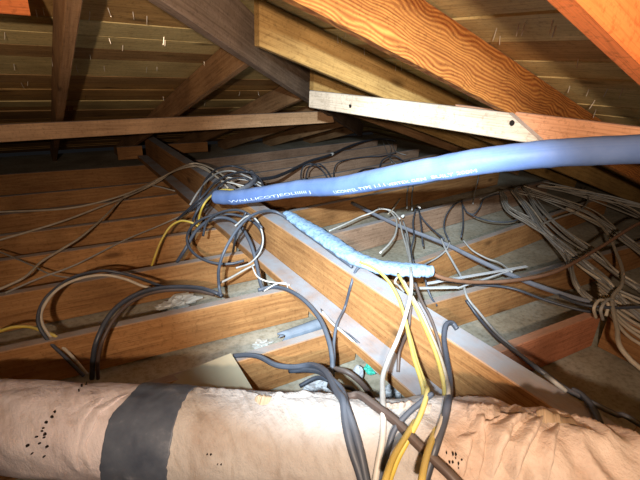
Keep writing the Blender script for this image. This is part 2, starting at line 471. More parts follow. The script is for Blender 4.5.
# holes drilled in the braces
def disc_hole(px, py, X, r, parent, name='drilled_hole'):
    d = ray(px, py); p = CAM+d*((X-CAM.x)/d.x); n = 14
    vs = [(-.0004, cos(2*pi*k/n)*r, sin(2*pi*k/n)*r) for k in range(n)]+[(.003, cos(2*pi*k/n)*r*.8, sin(2*pi*k/n)*r*.8) for k in range(n)]
    fs = [tuple(range(n))]+[(k, (k+1) % n, n+(k+1) % n, n+k) for k in range(n)]
    o = mesh_obj(name, vs, fs, 'shadow'); o.location = p
    bpy.context.view_layer.update()
    o.parent = parent; o.matrix_parent_inverse = parent.matrix_world.inverted()
bpy.context.view_layer.update()
disc_hole(350, 106, 1.1505, .0075, BR); disc_hole(512, 123, 1.2155, .009, BR)
# near board end at the top left corner
q = atw(28, 3, 1.1)
o = lumber('board_offcut', (q.x-1.0, q.y, q.z), (q.x, q.y, q.z), .06, .038, 'rafter_red')
tag(o, 'short orange board end poking into the upper left corner', 'board')

# ------------------------------------------------------------------ joists
JD = .165
def joist(pa, pb, xa, xb, label, mat='joist'):
    """top front edge passes through the two given image points; built from X=xa to X=xb"""
    p, q = (atz(*pa, 0) if len(pa) == 2 and pa[0] > 9 or pa[0] == 0 else V((*pa, 0))), (atz(*pb, 0) if pb[0] > 9 else V((*pb, 0)))
    m = (q.y-p.y)/(q.x-p.x); f = lambda x: p.y+m*(x-p.x)+.019
    o = lumber('ceiling_joist', (xa, f(xa), -JD/2-.001), (xb, f(xb), -JD/2-.001), JD, .038, mat, warp=.003)
    return tag(o, label, 'joist')
for args in [
  ((235,362), (340,330), 'nearest lit joist left of the beam, beside the tan board'),
  ((0,352), (280,292), 'broad lit joist left of the beam under the standing black cable loop'),
  ((0,296), (250,252), 'joist left of the beam right behind the broad lit one'),
  ((0,261), (225,228), 'joist left of the beam with a golden edge, crossed by the yellow arching cable'),
  ((0,236), (190,212), 'half hidden joist left of the beam, in the shadow behind the golden-edged one'),
  ((0,215), (180,194), 'reddish-brown joist left of the beam where the beige cables cross one another'),
  ((0,197), (150,183), 'joist left of the beam with stained spots, second from the far end'),
  ((0,175), (145,165), 'farthest joist left of the beam, below the dark eave')]:
    joist(args[0], args[1], -2.2, .90, args[2])
for a_, b_, l_ in [
  ((437,302), (572,264), 'joist right of the beam under the loose cable, next behind the reddish short one'),
  ((422,261), (531,223), 'brown-faced joist right of the beam crossed by the long straight conduit'),
  ((328,235), (483,197), 'greyish dusty joist right of the beam behind the white clamps'),
  ((1.31,2.32), (2.85,2.47), 'joist right of the beam lying in the shadow of the blue hose'),
  ((1.31,2.70), (2.85,2.88), 'joist right of the beam just behind the middle of the blue hose'),
  ((290,182), (380,165), 'far joist right of the beam carrying the two thin cable loops'),
  ((250,174), (359,158), 'far joist right of the beam under the thin arching cable'),
  ((250,164), (359,149), 'far joist right of the beam crossed by the heavy feeder cable'),
  ((250,154), (353,142), 'farthest joist right of the beam, at the foot of the dark rafters')]:
    joist(a_, b_, .93, 3.9, l_, 'dustyjoist' if a_[1] < 1.4*0+240 and a_[0] > 200 else 'joist')
o = lumber('ceiling_joist', (-2.2, .65, -JD/2-.001), (.93, .65, -JD/2-.001), JD, .038, 'joist'); tag(o, 'joist hidden under the wrapped duct left of the beam', 'joist')
o = lumber('ceiling_joist', (-2.2, .24, -JD/2-.001), (3.9, .24, -JD/2-.001), JD, .038, 'joist'); tag(o, 'joist beneath the near side of the wrapped duct', 'joist')
joist((505,350), (597,315), .955, 1.84, 'reddish short joist right of the beam with a clean sawn top', 'block')
o = lumber('header_board', (1.875, .27, -.083), (1.875, .60, -.083), .165, .038, 'joist')
tag(o, 'dark brown header board closing the bay at the right edge', 'board')
# strongback
BX0, BX1, BZ = .872, .952, .203
o = lumber('strongback_beam', ((BX0+BX1)/2, -.6, BZ/2+.001), ((BX0+BX1)/2, 4.35, BZ/2+.001), BZ, BX1-BX0, 'beam', warp=.003)
tag(o, 'long upright beam running diagonally from the right foreground to the far left', 'beam')
o = lumber('ledger_board', (BX0-.046, -.6, .0205), (BX0-.046, 4.3, .0205), .038, .088, 'beam', warp=.002)
tag(o, 'flat dusty ledger board lying on the joists along the left side of the beam', 'board')
o = lumber('wood_block', (1.0, 4.42, .06), (1.5, 4.42, .06), .10, .04, 'joist')
tag(o, 'small brown block at the far end of the diagonal beam', 'block')
o = lumber('wood_block', (.62, 4.36, .06), (.84, 4.36, .06), .12, .04, 'joist')
tag(o, 'little tilted wood offcut left of the far end of the beam', 'block')

# ------------------------------------------------------------------ duct
AX = catmull([atw(-190, 400, 1.12), atw(-90, 414, 1.04), atw(0, 424, .965), atw(160, 435, .915), atw(320, 446, .865), atw(450, 462, .79), atw(560, 486, .735), atw(650, 520, .685), atw(740, 580, .64), atw(820, 660, .62)], 24)
DT, DN = frames(AX)
NA = len(AX)
# use an upright frame so angle 90 deg is the top
def dframe(t):
    f = max(0, min(NA-1.001, t*(NA-1))); i = int(f); k = f-i
    p = AX[i].lerp(AX[i+1], k); T = DT[i].lerp(DT[i+1], k).normalized()
    side = T.cross(zu).normalized(); upv = side.cross(T).normalized()
    return p, T, side, upv          # side points towards the camera side (-Y-ish)
R0 = .098
def dr(t, th):
    s = t*2.6                        # metres along, roughly
    r = R0
    x = t*(NA-1)/24.0                # segment number: 2 = px0, 3=160, 4=320, 5=450, 6=560, 7=650
    wr = max(0, min(1, (x-4.55)/.5)); wl = max(0, min(1, (3.0-x)/.6))
    r += .006*noise.noise(V((s*3, cos(th)*1.2, sin(th)*1.2)))
    c, si = cos(th), sin(th)
    # fine creases
    r += (.0022+.0034*wl)*noise.noise(V((s*22+th*1.5, c*2.0, si*2.0)))+.0012*noise.noise(V((s*48-th*1.2, c*3, si*3)))
    r += .0014*noise.noise(V((s*60, c*12, si*12)))
    # deep folds
    k = noise.noise(V((s*7+th*.9, c*1.1+5, si*1.1)))
    r += wr*(.014*(1-abs(k)*3.2 if abs(k) < .31 else 0)+.006*k)
    r += wr*.012
    r += wl*.004*noise.noise(V((s*14-th*1.3, c, si)))
    return r
def dpt(t, th, off=0):
    p, T, sd, u = dframe(t); r = dr(t, th)+off
    return p + (sd*cos(th)+u*sin(th))*r
# lookup table pixel -> (t, th)
TAB = []
for i in range(0, 361):
    t = .12+.8*i/360
    for j in range(0, 61):
        th = radians(-40+180*j/60); q = dpt(t, th); p, T, sd, u = dframe(t)
        if (q-CAM).dot(sd*cos(th)+u*sin(th)) < 0:
            x, y, w = proj(q); TAB.append((x, y, t, th))
def dfind(px, py):
    b = min(TAB, key=lambda e: (e[0]-px)**2+(e[1]-py)**2); return b[2], b[3]
duct = empty('insulated_duct', (AX[NA//2].x, AX[NA//2].y, 0))
tag(duct, 'thick white-wrapped flexible air duct with a grey tape band across the foreground', 'duct')
bpy.context.view_layer.update()
def dpart(name, tl, tr, mat, off=0, nth=96, nt=150, capthick=.0):
    """tl/tr: functions of th giving start and end t"""
    vs, fs = [], []
    for i in range(nt+1):
        for j in range(nth):
            th = 2*pi*j/nth-pi; a, b = tl(th), tr(th); t = a+(b-a)*i/nt
            o_ = off
            if capthick and (i == 0 or i == nt): o_ = off-capthick
            vs.append(dpt(t, th, o_))
    for i in range(nt):
        for j in range(nth):
            j2 = (j+1) % nth; fs.append((i*nth+j, i*nth+j2, (i+1)*nth+j2, (i+1)*nth+j))
    o = mesh_obj(name, vs, fs, mat, smooth=True); fix(o)
    o.parent = duct; o.matrix_parent_inverse = duct.matrix_world.inverted(); return o
def edge_fn(pix, jag=0, seed=0):
    pts = sorted([(th, t) for t, th in (dfind(*p) for p in pix)])
    def f(th):
        a = th
        if a < -pi/2: a += 2*pi     # wrap so the back continues from the top
        if a <= pts[0][0]: t = pts[0][1]
        elif a >= pts[-1][0]: t = pts[-1][1]
        else:
            for (h0, t0), (h1, t1) in zip(pts, pts[1:]):
                if h0 <= a <= h1: t = t0+(t1-t0)*(a-h0)/(h1-h0+1e-9); break
        return t+jag*noise.noise(V((a*9, seed, 0)))
    return f
EL = edge_fn([(138, 388), (126, 400), (112, 415), (103, 438), (100, 455), (102, 476)], .001, 1)
ER = edge_fn([(191, 391), (184, 405), (174, 430), (170, 450), (168, 476)], .0012, 2)
EM = edge_fn([(445, 408), (440, 425), (436, 450), (430, 476)], .006, 3)
s1 = dpart('duct_wrap', lambda th: 0.0, lambda th: EL(th)+.006, 'sleeveL'); s1['label'] = 'pinkish creased duct wrap'
s2 = dpart('duct_wrap', lambda th: ER(th)-.004, lambda th: EM(th), 'sleeveC', off=.003, nt=200); s2['label'] = 'white plaster-stiff duct wrap'
s3 = dpart('duct_wrap', lambda th: EM(th)-.006, lambda th: .995, 'sleeveR', off=.0, nt=220); s3['label'] = 'cream duct wrap in deep folds'
tp = dpart('tape_band', EL, ER, 'tape', off=.0045, nt=60, capthick=.004); tp['label'] = 'dark grey tape band'
# torn raised lips along the top of the wrap
def lip(pix, h, seed, mat='sleeveC', back=.02, lean=0.0):
    tt = [dfind(*p) for p in pix]; vs = []; fs = []; n = 60
    for i in range(n+1):
        f = i/n*(len(tt)-1); k = min(int(f), len(tt)-2); f -= k
        t = tt[k][0]*(1-f)+tt[k+1][0]*f; th = tt[k][1]*(1-f)+tt[k+1][1]*f
        e = sin(pi*i/n)**.35
        hh = h*e*(.65+.6*noise.noise(V((i*.16, seed, 0))))
        jj = .03*noise.noise(V((i*.5, seed+4, 1)))
        vs += [dpt(t, th-.16+jj, .002), dpt(t, th+.02+jj, .003+hh*.9), dpt(t+.0008, th+.10+jj, .002+hh), dpt(t, th+.16, -.002)]
    for i in range(n):
        for k in range(3): a = i*4+k; fs.append((a, a+1, a+5, a+4))
    o = mesh_obj('torn_edge', vs, fs, mat, smooth=True); fix(o)
    o.parent = duct; o.matrix_parent_inverse = duct.matrix_world.inverted()
lip([(192, 392), (215, 392), (240, 394), (258, 398)], .009, 1)
lip([(266, 398), (290, 397), (320, 397), (345, 400)], .010, 2)
lip([(255, 400), (262, 402), (272, 401)], .007, 9, 'tornedge')
lip([(385, 407), (410, 407), (432, 410)], .008, 5, 'sleeveR')
lip([(468, 412), (490, 410), (515, 410), (532, 413)], .008, 3, 'sleeveR')
lip([(535, 415), (555, 418), (575, 423)], .005, 4, 'tornedge')
# ridges of cloth on the right side
def ridge(pix, w, h, seed, mat='sleeveR'):
    tt = [dfind(*p) for p in pix]; vs = []; fs = []; n = 40
    prof = [(-1.4, -.3), (-1, .1), (-.6, .4), (-.2, .8), (.1, 1), (.3, .85), (.38, .3), (.34, -.4)]
    for i in range(n+1):
        f = i/n*(len(tt)-1); k = min(int(f), len(tt)-2); f -= k; f = f
        t = tt[k][0]*(1-f)+tt[k+1][0]*f; th = tt[k][1]*(1-f)+tt[k+1][1]*f
        e = sin(pi*min(1, max(0, .02+i/n*.96)))**.6; t += .0016*noise.noise(V((i*.12, seed, 0)))
        for a, b in prof: vs.append(dpt(t+a*w*e, th, b*h*e if b > 0 else b*.006))
    m = len(prof)
    for i in range(n):
        for k in range(m-1): a = i*m+k; fs.append((a, a+1, a+m+1, a+m))
    o = mesh_obj('cloth_fold', vs, fs, mat, smooth=True); fix(o)
    o.parent = duct; o.matrix_parent_inverse = duct.matrix_world.inverted()
ridge([(527, 414), (508, 430), (497, 450), (491, 478)], .015, .019, 1)
ridge([(543, 418), (530, 434), (519, 455), (513, 479)], .013, .017, 2)
ridge([(560, 424), (553, 440), (548, 460), (545, 479)], .011, .014, 3)
ridge([(484, 413), (481, 430), (480, 450), (477, 478)], .010, .011, 4)
ridge([(500, 415), (470, 440), (462, 476)], .009, .009, 5)
ridge([(232, 398), (226, 425), (224, 455), (220, 476)], .004, .003, 6, 'sleeveC')
ridge([(103, 398), (80, 420), (74, 455), (80, 474)], .008, .004, 7, 'sleeveL')
ridge([(128, 394), (96, 412), (86, 440), (90, 470)], .006, .004, 8, 'sleeveL')
# droppings
spots = [(42,430),(45,438),(47,447),(41,444),(44,456),(48,422),(53,417),(30,446),(32,452),(44,428),(46,434),(78,391),(82,387),(86,385),(56,414),(38,436),
 (211,455),(209,454),(219,464),(221,462),(452,455),(456,459),(458,463),(460,466),(453,464),(449,461),(457,455),(462,460),(446,452)]
vs, fs = [], []
rs = random.Random(3)
for (x, y) in spots:
    t, th = dfind(x, y); n = 7; b = len(vs); rr = rs.uniform(.0007, .0020)
    q = dpt(t, th, .006); p, T, sd, u = dframe(t); tan2 = -sd*sin(th)+u*cos(th); nn = sd*cos(th)+u*sin(th)
    for k in range(n):
        r_ = rr*rs.uniform(.6, 1.4); vs.append(q+T*cos(2*pi*k/n)*r_+tan2*sin(2*pi*k/n)*r_*1.4)
    for k in range(n): vs.append(vs[b+k]-nn*.006)
    vs.append(q+nn*.001)
    for k in range(n): fs.append((b+2*n, b+k, b+(k+1) % n)); fs.append((b+k, b+n+k, b+n+(k+1) % n, b+(k+1) % n))
o = mesh_obj('dark_spots', vs, fs, 'shadow'); o.parent = duct; o.matrix_parent_inverse = duct.matrix_world.inverted(); o['kind'] = 'stuff'

# ------------------------------------------------------------------ blue hose
hp = catmull([atw(217, 197, 2.05), atw(235, 197.5, 1.98), atw(262, 194, 1.88), atw(300, 188.5, 1.72), atw(340, 186, 1.5), atw(385, 178, 1.30), atw(430, 170, 1.17), atw(490, 160, 1.08), atw(560, 153, 1.02), atw(640, 149, 1.0), atw(740, 146, 1.02), atw(860, 140, 1.1), atw(1050, 120, 1.3), atw(1200, 100, 1.7)], 16)
hose = empty('insulated_hose', (hp[0].x, hp[0].y, .2))
tag(hose, 'thick pale blue insulated hose sweeping from the beam to the right edge', 'hose')
bpy.context.view_layer.update()
def under(o, root):
    bpy.context.view_layer.update()
    o.parent = root; o.matrix_parent_inverse = root.matrix_world.inverted(); return o
HT, HN = frames(hp); HR = []
def hr(f):
    k = f*(len(hp)-1)
    return 1+.06*noise.noise(V((k*.22, 1, 1)))+.02*noise.noise(V((k*.9, 4, 1)))
vs, fs = [], []; sd_ = 28
for i, p in enumerate(hp):
    B = HT[i].cross(HN[i]); f = i/(len(hp)-1)
    for k in range(sd_):
        a = 2*pi*k/sd_; d_ = HN[i]*cos(a)+B*sin(a)
        r = .0335*hr(f)*(1+.035*noise.noise(p*22+d_*1.1))
        vs.append(p+d_*r)
for i in range(len(hp)-1):
    for k in range(sd_): k2 = (k+1) % sd_; fs.append((i*sd_+k, i*sd_+k2, (i+1)*sd_+k2, (i+1)*sd_+k))
# hollow cut end
b0 = len(vs)
for q, (rr, back) in enumerate(((.031, -.004), (.022, -.002), (.019, .03))):
    B = HT[0].cross(HN[0])
    for k in range(sd_):
        a = 2*pi*k/sd_; vs.append(hp[0]+HT[0]*back+(HN[0]*cos(a)+B*sin(a))*rr)
prev = 0
for q in range(3):
    cur = b0+q*sd_
    for k in range(sd_): k2 = (k+1) % sd_; fs.append((prev+k2, prev+k, cur+k, cur+k2))
    prev = cur
fs.append(tuple(b0+2*sd_+k for k in range(sd_)))
fs.append(tuple((len(hp)-1)*sd_+k for k in range(sd_)))
hm = mesh_obj('foam_sleeve', vs, fs, 'hose', smooth=True); under(hm, hose)
# printed lettering wrapped along the sleeve
M['print'] = plain('white_print', (.6, .68, .8), .6, .3)
def nearest_hose(px, py):
    best = None
    for i in range(len(hp)-1):
        x, y, w = proj(hp[i])
        d = (x-px)**2
        if best is None or d < best[0]: best = (d, i)
    return best[1]
cum = [0]
for i in range(1, len(hp)): cum.append(cum[-1]+(hp[i]-hp[i-1]).length)
def hose_at(s):
    for i in range(len(hp)-1):
        if cum[i+1] >= s:
            k = (s-cum[i])/(cum[i+1]-cum[i]); return hp[i].lerp(hp[i+1], k), HT[i].lerp(HT[i+1], k).normalized(), (i+k)/(len(hp)-1)
    return hp[-1], HT[-1], 1
def wrap_text(body, px0, px1, ang, size):
    cu = bpy.data.curves.new('t', 'FONT'); cu.body = body; cu.size = 1
    tmp = bpy.data.objects.new('t', cu); COL.objects.link(tmp); bpy.context.view_layer.update()
    me = bpy.data.meshes.new_from_object(tmp); 
    xs = [v.co.x for v in me.vertices]; x0, x1 = min(xs), max(xs)
    s0, s1 = cum[nearest_hose(px0, 0)], cum[nearest_hose(px1, 0)]
    vs = []
    for v in me.vertices:
        s = s0+(v.co.x-x0)/(x1-x0)*(s1-s0); p, T, f = hose_at(s)
        tocam = (CAM-p); tocam = (tocam-T*tocam.dot(T)).normalized(); upd = T.cross(tocam); 
        if upd.z < 0: upd = -upd
        a = ang+(v.co.y-.35)*size/.0335
        R = .0335*hr(f)*1.045+.0004
        vs.append(p+(tocam*cos(a)+upd*sin(a))*R)
    fs = [tuple(p.vertices) for p in me.polygons]
    bpy.data.objects.remove(tmp)
    o = mesh_obj('printed_lettering', vs, fs, 'print'); under(o, hose)
wrap_text('WNLLICOTJEOLIIIIII J', 234, 318, radians(-27), .016)
wrap_text('LICONTEL TYPE 1.1.1', 340, 392, radians(-32), .015)
wrap_text('VERTEX GEN  BUILT 200M', 394, 478, radians(-36), .013)
# torn slit under the hose
pts = [(398,188),(410,186),(422,183),(432,181),(440,179)]
i0 = [atw(x, y-1, 1.155+(x-430)*-.002) for x, y in pts]
# torn flat strip of blue foam lying on the beam
tl = [(286,214,7),(298,221,10),(314,231,13),(334,244,15),(352,256,14),(374,265,15),(398,269,17),(416,270,16),(427,271,12),(433,271,6)]
cen = catmull([atz(x, y, .232-.0*i) for i, (x, y, w) in enumerate(tl)], 10)
Ts, Ns = frames(cen); vs, fs = [], []; m = len(cen); K = 9
for i, p in enumerate(cen):
    f = i/(m-1)*(len(tl)-1); k = min(int(f), len(tl)-2); f -= k
    wpx = tl[k][2]*(1-f)+tl[k+1][2]*f
    wd = wpx/F*proj(p)[2]*1.5*(1+.2*noise.noise(V((i*.45, 0, 7))))
    side = Ts[i].cross(zu).normalized(); upv = side.cross(Ts[i])
    for q in range(K):
        a = 2*pi*q/K; j = 1+.2*noise.noise(V((i*.5, cos(a)*2, sin(a)*2)))
        vs.append(p+side*cos(a)*wd*.5*j+upv*sin(a)*.020*j)
for i in range(m-1):
    for q in range(K): q2 = (q+1) % K; fs.append((i*K+q, i*K+q2, (i+1)*K+q2, (i+1)*K+q))
fs += [tuple(range(K-1, -1, -1)), tuple((m-1)*K+q for q in range(K))]
o = mesh_obj('foam_strip', vs, fs, 'strip', smooth=True)
tag(o, 'torn ragged strip of light blue foam lying over the beam below the hose', 'foam strip')

# ------------------------------------------------------------------ cables
T_, L_ = .245, .06      # resting heights: on the beam, on the ledger
cable('beige cable from the left edge rising to the beam, uppermost of its bundle', 'beige', .0055, [(-15,214,.02),(0,212),(62,209),(100,202),(134,191),(162,177,.08),(187,165,.24),(200,164,.25),(216,171,.25),(232,182,.24),(246,190,.22)])
cable('beige cable crossing the left joists just below the uppermost one', 'beige', .0055, [(-15,246,.02),(0,240),(31,231),(66,220),(100,207),(128,196),(156,183,.06),(175,170,.16),(190,165,.25),(204,169,.26),(218,178,.25),(228,188,.22)])
cable('long beige cable sagging diagonally to the lower left joists', 'beige', .0055, [(-20,297,.02),(0,289),(25,277),(41,262),(62,249),(81,237),(103,218),(119,202),(130,193),(150,185,.06),(170,173,.16),(188,167,.24),(203,167,.26),(214,175,.24)])
cable('thin dull cable running up to the black coils from the lower left', 'olive', .004, [(5,293,.02),(40,278),(75,265),(125,240),(156,227,.03),(187,213,.1),(203,203,.2),(214,193,.25)])
cable('short pale cable end sticking out on a far left joist', 'white', .005, [(149,185,.02),(160,187,.03),(175,191,.02)])
cable('thin dark wire lying slack at the far left between two joists', 'olive', .0035, [(-10,250,.01),(0,252),(31,265),(50,274),(75,278),(92,275)])
cable('yellow cable arching down over a left joist beside the black coils', 'yellow', .0055, [(151,268,-.06),(155,256,.0),(161,241,.06),(170,227,.12),(180,221,.15),(190,222,.15),(198,226,.13)])
cable('yellow cable curving round the end of the blue hose', 'yellow', .005, [(198,230,.09),(199,218,.16),(203,206,.24),(210,197,.27),(221,190,.28),(234,190,.26)])
# coils
def ell(cx, cy, rx, ry, a0, a1, z, tilt=0, n=14, rise=0):
    out = []
    for i in range(n+1):
        a = radians(a0+(a1-a0)*i/n); ex, ey = rx*cos(a), ry*sin(a)
        out.append((cx+ex*cos(tilt)-ey*sin(tilt), cy+ex*sin(tilt)+ey*cos(tilt), z+rise*sin(a)*-1))
    return out
cable('black cable coil, the wide round loop left of the beam above the lit joist', 'black', .0065, ell(225, 239, 38, 25, 60, 400, .12, 0, 18, .06))
cable('black cable arching from the joist top over the beam to the foam strip', 'slate', .0065, [(221,296,.008),(219,285,.04),(219,268,.12),(226,248,.2),(240,226,.26),(255,214,.28),(272,211,.26),(285,217,.235),(298,228,.214),(315,240,.211),(334,254,.211),(352,267,.211)])
cable('slate cable humping over the ledger to the dusty joist top', 'slate', .0085, [(177,262,.0),(186,248,.07),(196,231,.13),(210,220,.16),(226,218,.17),(240,226,.15),(250,242,.12),(256,262,.06),(260,281,.02),(263,290,.012)])
cable('thin grey loop of cable just right of the black coils', 'greyc', .004, [(235,226,.22),(248,216,.24),(258,222,.22),(263,238,.16),(260,252,.10),(250,263,.07),(236,268,.07)])
cable('slate cable double bend below the hose end', 'black', .006, [(203,236,.1),(207,222,.17),(219,213,.22),(236,210,.25),(250,215,.24),(262,228,.2)])
cable('dark cable dropping from the coils to the joist gap', 'black', .006, [(246,212,.26),(240,226,.19),(236,236,.13),(233,252,.02)])
cable('heavy black cable bowing over the lit joist towards the duct', 'black', .0085, [(92,379,-.09),(93,360,-.02),(97,340,.05),(110,315,.10),(128,299,.12),(150,290,.12),(175,287,.1),(200,288,.05),(216,293,.013),(222,296,.01)])
cable('second black cable hugging the heavy one towards the duct', 'darkbrown', .006, [(98,379,-.09),(98,360,-.02),(103,340,.05),(115,318,.10),(131,302,.12),(152,293,.12),(176,290,.1),(198,291,.05),(214,295,.012)])
cable('dark looped cable at left beside the yellowish wire', 'black', .006, [(84,376,-.1),(65,357,-.05),(47,339,.0),(38,322,.05),(42,304,.09),(54,290,.12),(74,277,.13),(100,271,.12),(120,273,.1),(142,279,.08),(165,287,.06),(198,291,.012)])
cable('pale yellow wire following the dark loop over the left joist', 'beige', .0055, [(87,374,-.1),(68,352,-.05),(50,336,.0),(41,319,.05),(45,304,.09),(58,289,.12),(78,279,.13),(103,275,.12),(125,279,.1),(146,287,.07),(170,290,.05),(200,290,.012)])
cable('yellow wire entering from the left edge to the dark loop', 'yellow', .0055, [(-12,336,.02),(0,331),(14,327),(30,327),(42,331),(55,336,.0),(64,346,-.04)])
cable('slate cable bending from the joist top down beside the ledger', 'slate', .0085, [(258,290,.012),(274,287,.02),(290,291,.05),(306,302,.06),(320,319,.06),(328,338,.05),(332,357,.03),(332,374,.0),(329,388,-.04)])
cable('thin slate cable climbing over the ledger to the beam top', 'slate', .0055, [(333,376,-.02),(334,358,.02),(334,342,.03),(337,324,.06),(345,307,'f'),(351,285,'f'),(358,268,.212),(374,262,.235),(385,268,.235)])
cable('thick slate cable draped over the white duct, left of a pair', 'slate', .0085, [(234,356,.0),(247,355,.02),(260,357,.04),(276,365,.06),(294,367,.08),(312,365,.12),(326,372,.2),(336,386,'d'),(343,406,'d'),(348,426,'d'),(354,448,'d'),(360,470,'d'),(364,495,'d')], name='power_cable')
cable('thick slate cable draped over the white duct, right of a pair', 'slate', .0075, [(290,371,.05),(305,370,.09),(320,372,.15),(332,380,.24),(341,393,'d'),(348,412,'d'),(354,430,'d'),(360,450,'d'),(366,470,'d'),(370,495,'d')], name='power_cable')
cable('dark brown cable slanting down right across the duct', 'darkbrown', .0085, [(330,386,.1),(345,396,.26),(360,402,'d'),(376,411,'d'),(395,425,'d'),(413,441,'d'),(434,458,'d'),(452,474,'d'),(474,495,'d')])
cable('brown cable curling behind the duct below the ledger', 'darkbrown', .009, [(322,372,-.02),(334,369,.01),(347,372,.02),(358,380,.0),(367,390,-.04),(372,398,-.08)])
cable('short black cable tucked between duct and joist', 'black', .007, [(300,386,-.03),(316,378,.0),(328,380,.02),(338,386,.0),(350,388,-.03),(356,392,-.06)])
cable('thin black wire crossing the ledger towards the teal plastic', 'black', .004, [(318,306,.03),(327,317,.045),(338,328,.05),(350,336,.05),(362,346,.03),(372,356,.0),(382,369,-.05),(396,378,-.1),(408,384,-.11),(414,392,-.12)])
cable('thin white wire crossing the ledger towards the teal plastic', 'white', .0045, [(322,311,.04),(332,323,.05),(345,334,.05),(356,344,.03),(366,357,.0),(376,371,-.05),(386,377,-.1),(398,386,-.12)])
cable('white cable stub lying across the joist bay left of the ledger', 'white', .005, [(218,284,.015),(232,277,.0),(246,269,.0),(262,261,.01)])
cable('short white wire curling at the joist end by the ledger', 'white', .0035, [(252,266,.07),(257,276,.05),(266,281,.04),(278,283,.04),(290,285,.05)])
cable('tiny white wire fork on the ledger edge', 'white', .003, [(264,291,.02),(276,284,.04),(286,283,.05),(288,291,.04)])
cable('whitish cable hanging in front of the beam onto the duct', 'white', .006, [(405,232,.06),(409,252,.16),(411,272,.26),(411,292,.27),(406,314,.25),(398,338,.24),(389,358,.24),(383,376,.26),(383,398,'d'),(385,418,'d'),(385,440,'d'),(379,460,'d'),(374,490,'d')])
cable('dark cable hanging beside the whitish one over the ledger', 'darkbrown', .0055, [(411,296,.25),(410,312,.22),(408,330,.18),(403,342,.13),(399,354,.09),(398,372,.05)])
cable('yellow cable hanging over the beam, left of two', 'yellow', .0055, [(360,262,.245),(372,267,.25),(385,277,.25),(396,293,.24),(404,314,.24),(409,336,.24),(414,358,.25),(421,380,.27),(424,397,.3),(418,416,.32),(406,436,.335),(394,456,.35),(386,478,.36),(383,495,.36)])
cable('brighter yellow cable doubling the left one over the duct', 'yellow', .005, [(405,320,.23),(411,340,.235),(417,362,.25),(425,384,.275),(428,398,'d'),(422,418,'d'),(410,438,'d'),(399,457,'d'),(392,478,'d'),(390,495,'d')])
cable('yellow cable hanging over the beam, right of two', 'yellow', .0055, [(398,274,.255),(407,290,.25),(416,308,.24),(427,332,.24),(436,354,.25),(442,375,.27),(445,394,.3),(441,414,.32),(434,434,.335),(427,454,.35),(422,478,.36),(420,495,.36)])
cable('pale olive cable running alongside the right yellow one', 'beige', .0045, [(403,280,.255),(412,296,.25),(422,314,.24),(432,336,.24),(440,356,.25),(446,377,.27),(449,396,'d'),(444,416,'d'),(437,436,'d'),(431,456,'d'),(427,478,'d')])
cable('dark slate cable hooked over the beam edge right of the yellow ones', 'black', .0075, [(457,329,.215),(452,323,.225),(446,325,.23),(444,338,.22),(446,354,.22),(449,372,.23),(450,390,.27),(449,406,'d'),(445,424,'d'),(438,444,'d'),(430,464,'d'),(425,490,'d')])
cable('brown cable passing from the beam top down between the yellow cables', 'darkbrown', .005, [(415,283,.24),(421,300,.23),(430,317,.22),(437,336,.2),(441,352,.17),(443,368,.14)])
cable('thin slate cable draped beneath the yellow pair on the duct', 'slate', .0055, [(432,400,'d'),(420,410,'d'),(408,420,'d'),(396,434,'d'),(388,452,'d'),(380,478,'d')])
# behind the hose: coils and feeders
cable('heavy black feeder cable rising to the far right above the hose', 'black', .0125, [(246,186,.24),(257,180,.22),(275,177,.16),(292,170,.1),(310,161,.08),(330,155,.07),(350,146,.06),(368,140.5,.05),(384,139,.04),(396,141,.03)], name='feeder_cable')
cable('thick grey tube curling out behind the blue hose end', 'conduit', .015, [(222,196,.235),(232,193,.235),(243,189,.24),(251,184,.24),(255,178,.235),(251,172,.23)], cat='tube', name='grey_tube')
cable('black cable sweeping over the beam from the left, crossing above the hose end', 'black', .0065, [(177,220,.1),(190,208,.18),(204,195,.25),(217,181,.27),(232,174,.27),(247,172,.26),(259,178,.25),(264,188,.24)])
cable('black loop standing left of the hose end', 'black', .006, [(196,222,.12),(198,206,.2),(201,191,.25),(207,178,.26),(217,169,.26),(230,166,.25),(243,169,.24),(254,176,.23)])
cable('dark cable crossing the coil bundle behind the hose end', 'black', .0055, [(188,212,.16),(200,203,.22),(214,190,.26),(228,180,.27),(244,178,.26),(256,185,.24)])
cable('slate cable dropping left of the ledger below the coils', 'slate', .006, [(190,242,.03),(191,228,.1),(196,213,.2),(206,199,.25),(218,188,.26)])
cable('grey cable crossing the beam in the coil bundle', 'greyc', .005, [(190,205,.2),(198,192,.25),(208,180,.26),(218,173,.26),(232,171,.25),(248,177,.23),(262,184,.2)])
cable('white wire in the coil bundle over the beam', 'white', .004, [(226,177,.25),(238,179,.24),(250,181,.22),(262,187,.2)])
cable('second white wire in the coil bundle over the beam', 'white', .004, [(222,181,.255),(236,184,.25),(248,187,.24)])
cable('thin black loop standing behind the middle of the hose', 'black', .0055, [(302,186,.05),(301,174,.08),(304,166,.12),(312,164,.13),(320,168,.12),(326,176,.08),(331,186,.03)])
cable('second thin black loop leaning behind the hose', 'black', .0055, [(307,187,.05),(306,177,.08),(309,168,.11),(317,164,.12),(324,167,.11),(330,176,.08),(334,185,.04)])
cable('thin cable arching over two far joists behind the hose', 'slate', .0055, [(334,184,.03),(334,171,.04),(338,163,.06),(350,159,.05),(365,157,.04),(382,156,.03),(396,153,.02)])
cable('black arc of cable over the far joists near the hose', 'black', .007, [(379,169,.03),(382,161,.07),(388,157,.09),(395,156,.09),(402,160,.06),(408,166,.02)])
cable('thin dark cable lying along a far joist behind the hose', 'black', .005, [(354,176,.02),(362,170,.03),(372,168,.03),(384,168,.02),(396,165,.02),(410,160,.02)])
